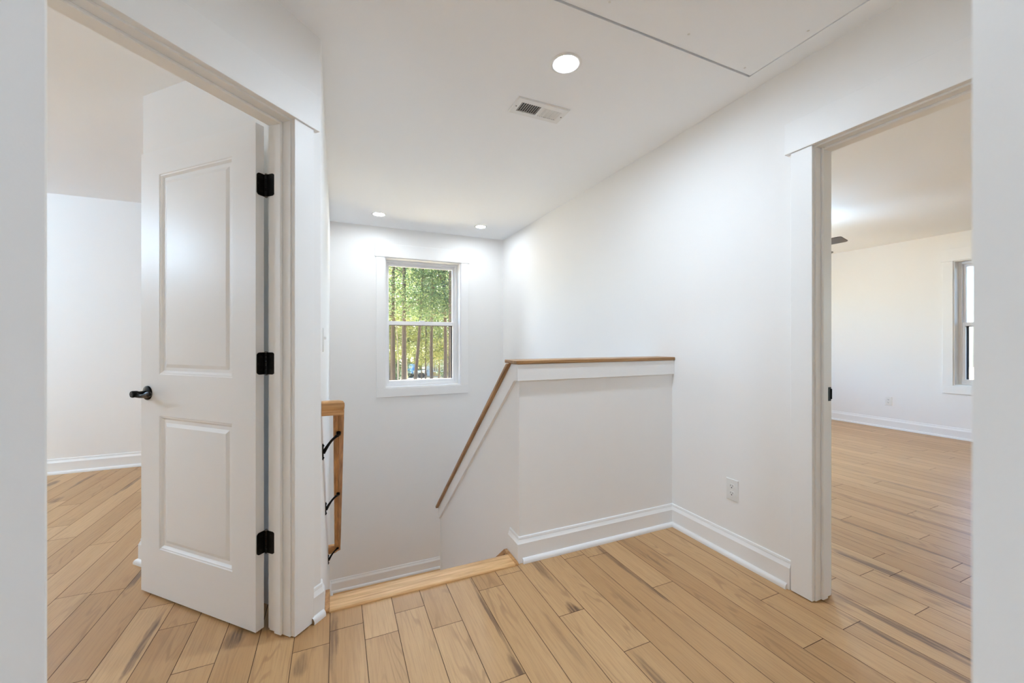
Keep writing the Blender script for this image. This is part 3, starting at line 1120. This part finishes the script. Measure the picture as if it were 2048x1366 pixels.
m.prism([(-0.012, 0.004), (0.012, 0.004), (0.010, 0.016), (-0.010, 0.016)], 0.004, 0.016, bevel=0.001, F=Frame(Fs.o, (0, 0, 1), (1, 0, 0), (0, 1, 0)) if False else Fs)
m.build('toggle', PLASTIC, sw)


# ------------------------------------------------------------------ ceiling fixtures
LAMP = emis('lamp_lens', (0.71, 0.85, 1.0, 1), 715)
LAMP2 = emis('lamp_lens_stair', (0.84, 0.92, 1.0, 1), 185)


def downlight(label, x, y, mat, group=None):
    r = empty('recessed_downlight', (x, y, CEIL), label, 'ceiling light', group=group)
    m = MB()
    m.lathe([(0.052, 0.004), (0.0535, -0.0015), (0.060, -0.0045), (0.068, -0.004), (0.0735, -0.0015), (0.0740, 0.002)], (x, y, CEIL), (0, 0, 1), 40)
    m.build('trim_ring', VENTW, r)
    m = MB()
    m.lathe([(0.0, -0.0010), (0.05, -0.0008), (0.0528, 0.0), (0.0528, 0.003), (0.0, 0.0035)], (x, y, CEIL), (0, 0, 1), 40)
    m.build('lens', mat, r)
    return r


downlight('large bright recessed ceiling light above the landing, beside the vent', 0.98, 1.597, LAMP, 'recessed ceiling lights')
downlight('recessed ceiling light near the stair window, left one of the far pair', 0.402, 4.276, LAMP2, 'recessed ceiling lights')
downlight('recessed ceiling light near the stair window, right one of the far pair', 1.501, 4.276, LAMP2, 'recessed ceiling lights')

FILL_LAMP = emis('lamp_lens_fill', (0.60, 0.78, 1.0, 1), 1280)  # added out of view to fill the near wall edges with light
downlight('unseen recessed light added behind the viewer to brighten the near walls', -0.9, -0.8, FILL_LAMP, 'recessed ceiling lights')

# vent register
vx0, vx1, vy0, vy1 = 0.884, 1.200, 1.907, 2.058
r = empty('air_vent', ((vx0 + vx1) / 2, (vy0 + vy1) / 2, CEIL), 'white slatted air vent in the ceiling above the stairs', 'vent')
ix0, ix1, iy0, iy1 = vx0 + 0.034, vx1 - 0.034, vy0 + 0.034, vy1 - 0.034
m = MB()
rings = []
for (o_, z) in ((0, 0.0), (0.0, -0.003), (0.004, -0.008), (0.030, -0.0095), (0.034, -0.008), (0.034, -0.0005)):
    rings.append([V((a, b, CEIL + z)) for a, b in ((vx0 + o_, vy0 + o_), (vx1 - o_, vy0 + o_), (vx1 - o_, vy1 - o_), (vx0 + o_, vy1 - o_))])
m.sweep(rings, caps=False)
xm = (ix0 + ix1) / 2
m.box(xm - 0.007, xm + 0.007, iy0 - 0.001, iy1 + 0.001, CEIL - 0.0088, CEIL - 0.004)
m.build('frame', VENTW, r)
m = MB()
m.box(ix0 - 0.002, ix1 + 0.002, iy0 - 0.002, iy1 + 0.002, CEIL - 0.0012, CEIL - 0.0002)
m.build('duct_opening', simple('duct_grey', (0.10, 0.10, 0.10, 1), 0.6), r)
for bank in (0, 1):
    b0, b1 = (ix0, xm - 0.007) if bank == 0 else (xm + 0.007, ix1)
    n = 9
    for i in range(n):
        x = b0 + (b1 - b0) * (i + 0.5) / n
        # louvres lean away from the middle bar on each side
        sx = -0.0046 if bank == 1 else 0.0028
        m = MB()
        FX = Frame((0, 0, 0), (1, 0, 0), (0, 0, 1), (0, 1, 0))
        m.prism([(x - sx - 0.0009, CEIL - 0.0086), (x - sx + 0.0009, CEIL - 0.0086), (x + sx + 0.0009, CEIL - 0.0022), (x + sx - 0.0009, CEIL - 0.0022)], iy0 - 0.001, iy1 + 0.001, F=FX)
        m.build('louvre', VENTW, r)
for x in (vx0 + 0.017, vx1 - 0.017):
    m = MB()
    m.lathe([(0.0, -0.0105), (0.003, -0.0102), (0.0042, -0.0090), (0.0, -0.0088)], (x, (vy0 + vy1) / 2, CEIL), (0, 0, 1), 12)
    m.build('screw', PIN, r)

# ceiling fan in the right room (one blade tip shows past the jamb)
fc = V((4.43, 2.87, 0))
r = empty('ceiling_fan', (fc.x, fc.y, CEIL), 'dark bladed ceiling fan showing one blade tip through the right doorway', 'ceiling fan')
m = MB()
m.lathe([(0.0, 0.0), (0.07, 0.0), (0.065, -0.03), (0.03, -0.05), (0.014, -0.055), (0.014, -0.16), (0.06, -0.18), (0.11, -0.20), (0.12, -0.24), (0.11, -0.29), (0.05, -0.31), (0.0, -0.312)], (fc.x, fc.y, CEIL), (0, 0, 1), 32)
m.build('motor_housing', BLACK, r)
for i in range(5):
    a = -PI / 2 + 2 * PI * i / 5
    d = V((math.cos(a), math.sin(a), 0))
    sidev = V((-math.sin(a), math.cos(a), 0))
    pit = math.radians(-13)
    Fb = Frame(V((fc.x, fc.y, CEIL - 0.325)), d, sidev * math.cos(pit) + V((0, 0, math.sin(pit))), V((0, 0, math.cos(pit))) - sidev * math.sin(pit))
    m = MB(Fb)
    m.prism([(0.15, -0.050), (0.22, -0.062), (0.655, -0.068), (0.676, -0.060), (0.680, -0.050), (0.680, 0.050), (0.676, 0.060), (0.655, 0.068), (0.22, 0.062), (0.15, 0.050)], 0.0, 0.008, bevel=0.001)
    bl = m.build('blade', FANM, r)
    m = MB(Fb)
    m.box(0.09, 0.26, -0.02, 0.02, 0.008, 0.013, 0.001)
    m.build('blade_arm', BLACK, bl)
FANL = emis('added_fan_lamp', (0.58, 0.79, 1.0, 1), 90)  # hidden lamp added under the fan to brighten the right room
m = MB()
m.lathe([(0.0, -0.48), (0.06, -0.475), (0.12, -0.45), (0.15, -0.405), (0.13, -0.36), (0.06, -0.325), (0.0, -0.313)], (fc.x, fc.y, CEIL), (0, 0, 1), 32)
m.build('added_lamp_bowl', FANL, r)

# unseen globe added to light the left room, sited from the door's glow
LL = emis('added_left_room_lamp', (0.56, 0.77, 1.0, 1), 90)
r = empty('added_ceiling_lamp', (-3.5, 3.27, CEIL), 'unseen globe lamp added to light the left room, sited from the door glow', 'ceiling light')
m = MB()
m.lathe([(0.0, 0.0), (0.06, 0.0), (0.055, -0.02), (0.012, -0.035), (0.012, -0.19), (0.05, -0.2), (0.0, -0.21)], (-3.5, 3.27, CEIL), (0, 0, 1), 40)
m.build('stem', VENTW, r)
m = MB()
m.lathe([(0.0, -0.20), (0.08, -0.21), (0.16, -0.25), (0.205, -0.32), (0.20, -0.38), (0.14, -0.44), (0.06, -0.465), (0.0, -0.47)], (-3.5, 3.27, CEIL), (0, 0, 1), 40)
m.build('bowl', LL, r)

# ------------------------------------------------------------------ outside
GZ = BASE - 0.05
m = MB()
rnd = random.Random(3)
nx_, ny_ = 40, 40
gx0, gx1, gy0, gy1 = -60, 90, 5.0, 120
vv = [[m.bm.verts.new(V((gx0 + (gx1 - gx0) * i / nx_, gy0 + (gy1 - gy0) * j / ny_, GZ + (rnd.uniform(-0.12, 0.12) if j > 3 else 0)))) for i in range(nx_ + 1)] for j in range(ny_ + 1)]
for j in range(ny_):
    for i in range(nx_):
        m.bm.faces.new((vv[j][i], vv[j][i + 1], vv[j + 1][i + 1], vv[j + 1][i]))
g = m.build('ground', SAND, loc=(0, 0, GZ))
tag(g, 'pale sandy ground outside under the trees', 'ground', 'structure')


def tree_meshes(seed, h, tr, crown0, spread, nleaf, leafsize, lean, fork, barkm, leafm):
    """trunk+branches mesh and foliage mesh, at the origin"""
    rn = random.Random(seed)
    m = MB()
    pts, rad = [], []
    n = 9
    bx, by = rn.uniform(-1, 1) * 0.12, rn.uniform(-1, 1) * 0.1
    for i in range(n):
        q = i / (n - 1)
        pts.append(V((lean * h * q * (1.4 - 0.8 * q) + bx * math.sin(q * 6), by * math.sin(q * 5 + 1), h * q)))
        rad.append(tr * (1 - 0.75 * q) + (0.12 * tr if i == 0 else 0))
    m.tube(pts, rad, 9)
    tips = []
    nb = 12
    for b in range(nb):
        q = crown0 + (0.98 - crown0) * (b + rn.random()) / nb
        i = min(int(q * (n - 1)), n - 2)
        f = q * (n - 1) - i
        p = pts[i].lerp(pts[i + 1], f)
        a = rn.uniform(0, 2 * PI)
        ln = spread * (1.15 - 0.6 * q) * rn.uniform(0.6, 1.1)
        d = V((math.cos(a), math.sin(a), rn.uniform(0.0, 0.5)))
        e = p + d * ln
        mid = p + d * ln * 0.5 + V((0, 0, 0.08 * ln))
        m.tube([p, mid, e], [tr * (1 - 0.75 * q) * 0.45, tr * 0.16, tr * 0.05], 6)
        tips += [mid, e, p.lerp(e, 0.75)]
    if fork:
        p = pts[4]
        e = p + V((0.10 * h, 0, 0.42 * h))
        m.tube([p, p.lerp(e, 0.4) + V((0.03 * h, 0, 0)), e], [tr * 0.6, tr * 0.5, tr * 0.2], 8)
        tips += [e, p.lerp(e, 0.7)]
    tips.append(pts[-1])
    bmesh.ops.recalc_face_normals(m.bm, faces=m.bm.faces)
    tm = bpy.data.meshes.new('trunk')
    m.bm.to_mesh(tm)
    m.bm.free()
    tm.shade_smooth()
    tm.materials.append(barkm)
    # leaves
    verts, faces, tint = [], [], []
    ncl = max(len(tips) * 3, 60)
    clusters = []
    for c in range(ncl):
        t_ = rn.choice(tips)
        clusters.append((t_ + V((rn.gauss(0, 1) * spread * 0.28, rn.gauss(0, 1) * spread * 0.28, rn.gauss(0, 1) * spread * 0.22)), spread * rn.uniform(0.12, 0.30), rn.random()))
    for i in range(nleaf):
        c, cr, ct = clusters[i % ncl]
        p = c + V((rn.gauss(0, 1), rn.gauss(0, 1), rn.gauss(0, 0.7))) * cr
        u = V((rn.uniform(-1, 1), rn.uniform(-1, 1), rn.uniform(-0.6, 0.6))).normalized()
        w_ = u.cross(V((rn.uniform(-1, 1), rn.uniform(-1, 1), rn.uniform(-1, 1)))).normalized()
        s = leafsize * rn.uniform(0.6, 1.3)
        k = len(verts)
        verts += [p - u * s, p + w_ * s * 0.5, p + u * s, p - w_ * s * 0.5]
        faces.append((k, k + 1, k + 2, k + 3))
        tint += [min(1, max(0, ct * 0.6 + rn.random() * 0.4))] * 4
    lm = bpy.data.meshes.new('foliage')
    lm.from_pydata(verts, [], faces)
    ca_ = lm.attributes.new('tint', 'FLOAT', 'POINT')
    ca_.data.foreach_set('value', tint)
    lm.materials.append(leafm)
    return tm, lm


KINDS = {
    'tall': tree_meshes(11, 16, 0.165, 0.31, 2.4, 14000, 0.062, 0.0, False, BARK, LEAFA),
    'lean': tree_meshes(12, 15, 0.12, 0.38, 2.2, 12000, 0.062, 0.085, False, BARK, LEAFA),
    'fork': tree_meshes(13, 15, 0.135, 0.36, 2.3, 13000, 0.062, 0.0, True, BARK, LEAFC),
    'thin': tree_meshes(14, 12, 0.07, 0.36, 1.6, 8000, 0.062, 0.0, False, BARK, LEAFA),
    'pale': tree_meshes(15, 12, 0.08, 0.38, 1.5, 7000, 0.062, 0.0, False, BARKP, LEAFB),
    'gold': tree_meshes(16, 10, 0.07, 0.26, 2.0, 14000, 0.066, 0.0, False, BARK, LEAFB),
    'deep': tree_meshes(17, 18, 0.22, 0.12, 3.4, 18000, 0.125, 0.0, False, BARK, LEAFC),
    'mid': tree_meshes(19, 16, 0.18, 0.14, 3.0, 16000, 0.115, 0.0, False, BARK, LEAFA),
    'bush': tree_meshes(18, 3.6, 0.05, 0.08, 1.2, 8000, 0.06, 0.0, False, BARK, LEAFA),
}
CT, ST = math.cos(0.4159), math.sin(0.4159)
FPX = 796.87


def at(px, depth):
    rr = (px - 1024) / FPX * depth
    return (rr * CT + depth * ST, depth * CT - rr * ST)


NTREE = [0]


def tree(kind, px, depth, label, rot, scale=1.0, zs=1.0, group=None):
    x, y = at(px, depth)
    tm, lm = KINDS[kind]
    o = empty('tree', (x, y, GZ - 0.05), label, 'tree', group=group)
    o.rotation_euler = (0, 0, rot)
    o.scale = (scale, scale, scale * zs)
    for nm, me in (('trunk', tm), ('foliage', lm)):
        c = bpy.data.objects.new(nm, me)
        COL.objects.link(c)
        c.parent = o
    return o


tree('tall', 786.5, 26, 'brown tree trunk at the left edge of the stair window view', 0.4)
tree('tall', 808, 24, 'thick straight tree trunk left of the blue vehicle', 2.1)
tree('lean', 824, 25, 'grey leaning tree trunk in front of the blue vehicle', -0.4 + 0.0)
tree('thin', 852.5, 30, 'thin tree trunk right of the grey flatbed vehicle', 1.2)
tree('fork', 864.5, 27, 'dark forked tree trunk left of the tan house windows', 0.2)
tree('thin', 877, 34, 'slender tree trunk in front of the tan house windows', 2.6)
tree('fork', 889, 25, 'dark tree trunk right of the tan house windows', 3.4)
tree('tall', 901, 23, 'brown tree trunk at the right edge of the stair window view', 4.0)
tree('pale', 793, 33, 'pale thin tree trunk beside the leftmost trunk', 0.9)
tree('pale', 815, 36, 'pale slim trunk just behind the thick straight trunk', 3.0)
tree('gold', 843, 33, 'low yellow green leafy tree in the middle of the window view', 1.7, 0.8)
tree('gold', 903, 30, 'yellow green leafy tree at the right of the window view', 0.3, 1.05)
tree('gold', 781, 35, 'yellow green leafy tree at the left of the window view', 4.1, 0.95)
for i, (px, dp) in enumerate(((770, 52), (795, 60), (818, 56), (840, 62), (862, 57), (888, 60), (912, 54), (745, 48), (935, 50), (830, 74), (870, 78), (790, 80), (915, 76))):
    tree('deep' if i % 2 else 'mid', px, dp, 'tall dense green tree in the wood behind the trunks', i * 1.37, 1.0 + 0.15 * (i % 3), group='dense trees of the background wood')
for i, (px, dp) in enumerate(((800, 40), (834, 46), (778, 38), (900, 43))):
    tree('bush', px, dp, ['green bush below the thick straight trunk', 'green bush behind the blue and grey vehicle', 'green bush at the left edge of the window view', 'green bush beside the tan house'][i], i * 2.2, 0.9)

# house beyond the trees
hx, hy = at(853, 47)
ang = 0.4159
Fh = Frame((hx, hy, GZ), (CT, -ST, 0), (ST, CT, 0))
hs = empty('house', Fh(3, 2, 0), 'unfinished tan house with white trim beyond the trees', 'house')
TAN = simple('tan_sheathing', srgb(214, 172, 112), 0.85, var=0.25, bscale=1.5)
WHT = simple('white_siding', srgb(236, 236, 236), 0.7)
ROOFM = simple('grey_shingle', srgb(120, 116, 112), 0.9, var=0.3, bscale=3)
m = MB(Fh)
m.box(0.0, 7, 0, 5, 0, 3.1)
m.build('body', TAN, hs)
m = MB(Fh)
m.box(-0.1, 0.45, -0.08, 0.0, 0, 3.1)
m.build('corner_board', WHT, hs)
m = MB(Fh)
m.prism([(-0.4, 3.1), (7.4, 3.1), (7.4, 3.25), (3.5, 5.0), (-0.4, 3.25)], -0.4, 5.4, F=Frame(Fh.o, Fh.ax, Fh.az, Fh.ay))
m.build('roof', ROOFM, hs)
for a in (0.8, 1.45, 2.6):
    m = MB(Fh)
    z0_, z1_ = 0.5, 1.9
    w_ = 0.55
    m.box(a, a + w_, -0.06, 0.02, z0_, z1_)
    wf = m.build('window', WHT, hs)
    m = MB(Fh)
    m.box(a + 0.06, a + w_ / 2 - 0.02, -0.07, 0.0, z0_ + 0.08, z0_ + 0.66)
    m.box(a + w_ / 2 + 0.02, a + w_ - 0.06, -0.07, 0.0, z0_ + 0.08, z0_ + 0.66)
    m.box(a + 0.06, a + w_ / 2 - 0.02, -0.07, 0.0, z0_ + 0.74, z1_ - 0.08)
    m.box(a + w_ / 2 + 0.02, a + w_ - 0.06, -0.07, 0.0, z0_ + 0.74, z1_ - 0.08)
    m.build('pane', simple('far_pane', srgb(120, 110, 96), 0.3), wf)

# blue and grey vehicle
Fv = Frame(V(at(812, 44)).to_3d() + V((0, 0, GZ)), (CT, -ST, 0), (ST, CT, 0))
vh = empty('truck', Fv(1, 0.8, 0), 'blue and grey truck parked among the trees', 'truck')
BLUE = simple('blue_paint', srgb(40, 110, 190), 0.4)
GREYP = simple('grey_metal', srgb(170, 178, 186), 0.45, 0.3)
m = MB(Fv)
m.prism([(0.0, 0.55), (0.75, 0.55), (0.75, 1.55), (0.2, 1.55), (0.0, 1.1)], 0, 1.7, F=Frame(Fv.o, Fv.ax, Fv.az, Fv.ay), bevel=0.05)
m.build('cab', BLUE, vh)
m = MB(Fv)
m.box(0.78, 2.1, 0, 1.7, 0.62, 0.85, 0.02)
m.box(0.2, 2.0, 0.4, 1.3, 0.42, 0.58)
m.build('flatbed', GREYP, vh)
for a in (0.4, 1.65):
    for b in (0.0, 1.5):
        m = MB()
        m.lathe([(0.0, 0.0), (0.2, 0.0), (0.32, 0.03), (0.33, 0.17), (0.2, 0.2), (0.0, 0.2)], Fv(a, b, 0.33), Fv.ay, 20)
        m.build('wheel', DARK, vh)

# ------------------------------------------------------------------ daylight
w = bpy.data.worlds.new('World')
SC.world = w
w.use_nodes = True
nt = w.node_tree
bg = nt.nodes['Background']
sky = nt.nodes.new('ShaderNodeTexSky')
sky.sky_type = 'NISHITA'
sky.sun_elevation = math.radians(60)
sky.sun_rotation = math.radians(8)
sky.sun_intensity = 1.0
sky.sun_size = math.radians(1.0)
nt.links.new(mixc(nt, 1.0, sky.outputs[0], (0.88, 1.0, 1.15, 1), 'MULTIPLY'), bg.inputs[0])
bg.inputs[1].default_value = 1.15


def portal(name, loc, rot, sx, sy):
    l = bpy.data.lights.new(name, 'AREA')
    l.shape = 'RECTANGLE'
    l.size, l.size_y = sx, sy
    l.cycles.is_portal = True
    o = bpy.data.objects.new(name, l)
    o.location = loc
    o.rotation_euler = rot
    COL.objects.link(o)


portal('stair_window_daylight', ((WX0 + WX1) / 2, YW + 0.205, (WZ0 + WZ1) / 2), (-PI / 2, 0, 0), WX1 - WX0, WZ1 - WZ0)
portal('right_window_daylight', (X2 + 0.205, (RWY0 + RWY1) / 2, 1.383), (0, PI / 2, 0), 1.494, RWY1 - RWY0)
portal('right_back_added_window_daylight', (4.6, YB + 0.13, 1.375), (-PI / 2, 0, 0), 3.2, 1.51)
portal('right_side_added_window_daylight', (X2 + 0.205, -0.5, 1.383), (0, PI / 2, 0), 1.494, 2.2)
portal('left_added_window_daylight', ((LWX0 + LWX1) / 2, YB + 0.13, (LWZ0 + LWZ1) / 2), (-PI / 2, 0, 0), LWX1 - LWX0, LWZ1 - LWZ0)

# ------------------------------------------------------------------ camera and colour
cam = bpy.data.cameras.new('camera')
co = bpy.data.objects.new('camera', cam)
COL.objects.link(co)
co.location = (0, 0, 1.1726)
co.rotation_euler = (PI / 2, 0, -0.4159)
cam.sensor_width = 36
cam.lens = FPX / 2048 * 36
cam.shift_y = -1.56 / 2048
cam.clip_start = 0.02
cam.clip_end = 400
cam.dof.use_dof = True
cam.dof.focus_distance = 3.0
cam.dof.aperture_fstop = 6.3
SC.camera = co

vs_ = SC.view_settings
vs_.view_transform = 'Standard'
vs_.look = 'None'
vs_.gamma = 1
vs_.use_curve_mapping = False
vs_.exposure = 0.1
cy = SC.cycles
cy.use_denoising = True
cy.max_bounces = 14
cy.diffuse_bounces = 10
cy.glossy_bounces = 4
cy.transparent_max_bounces = 24
cy.sample_clamp_indirect = 6
cy.caustics_reflective = False
cy.caustics_refractive = False
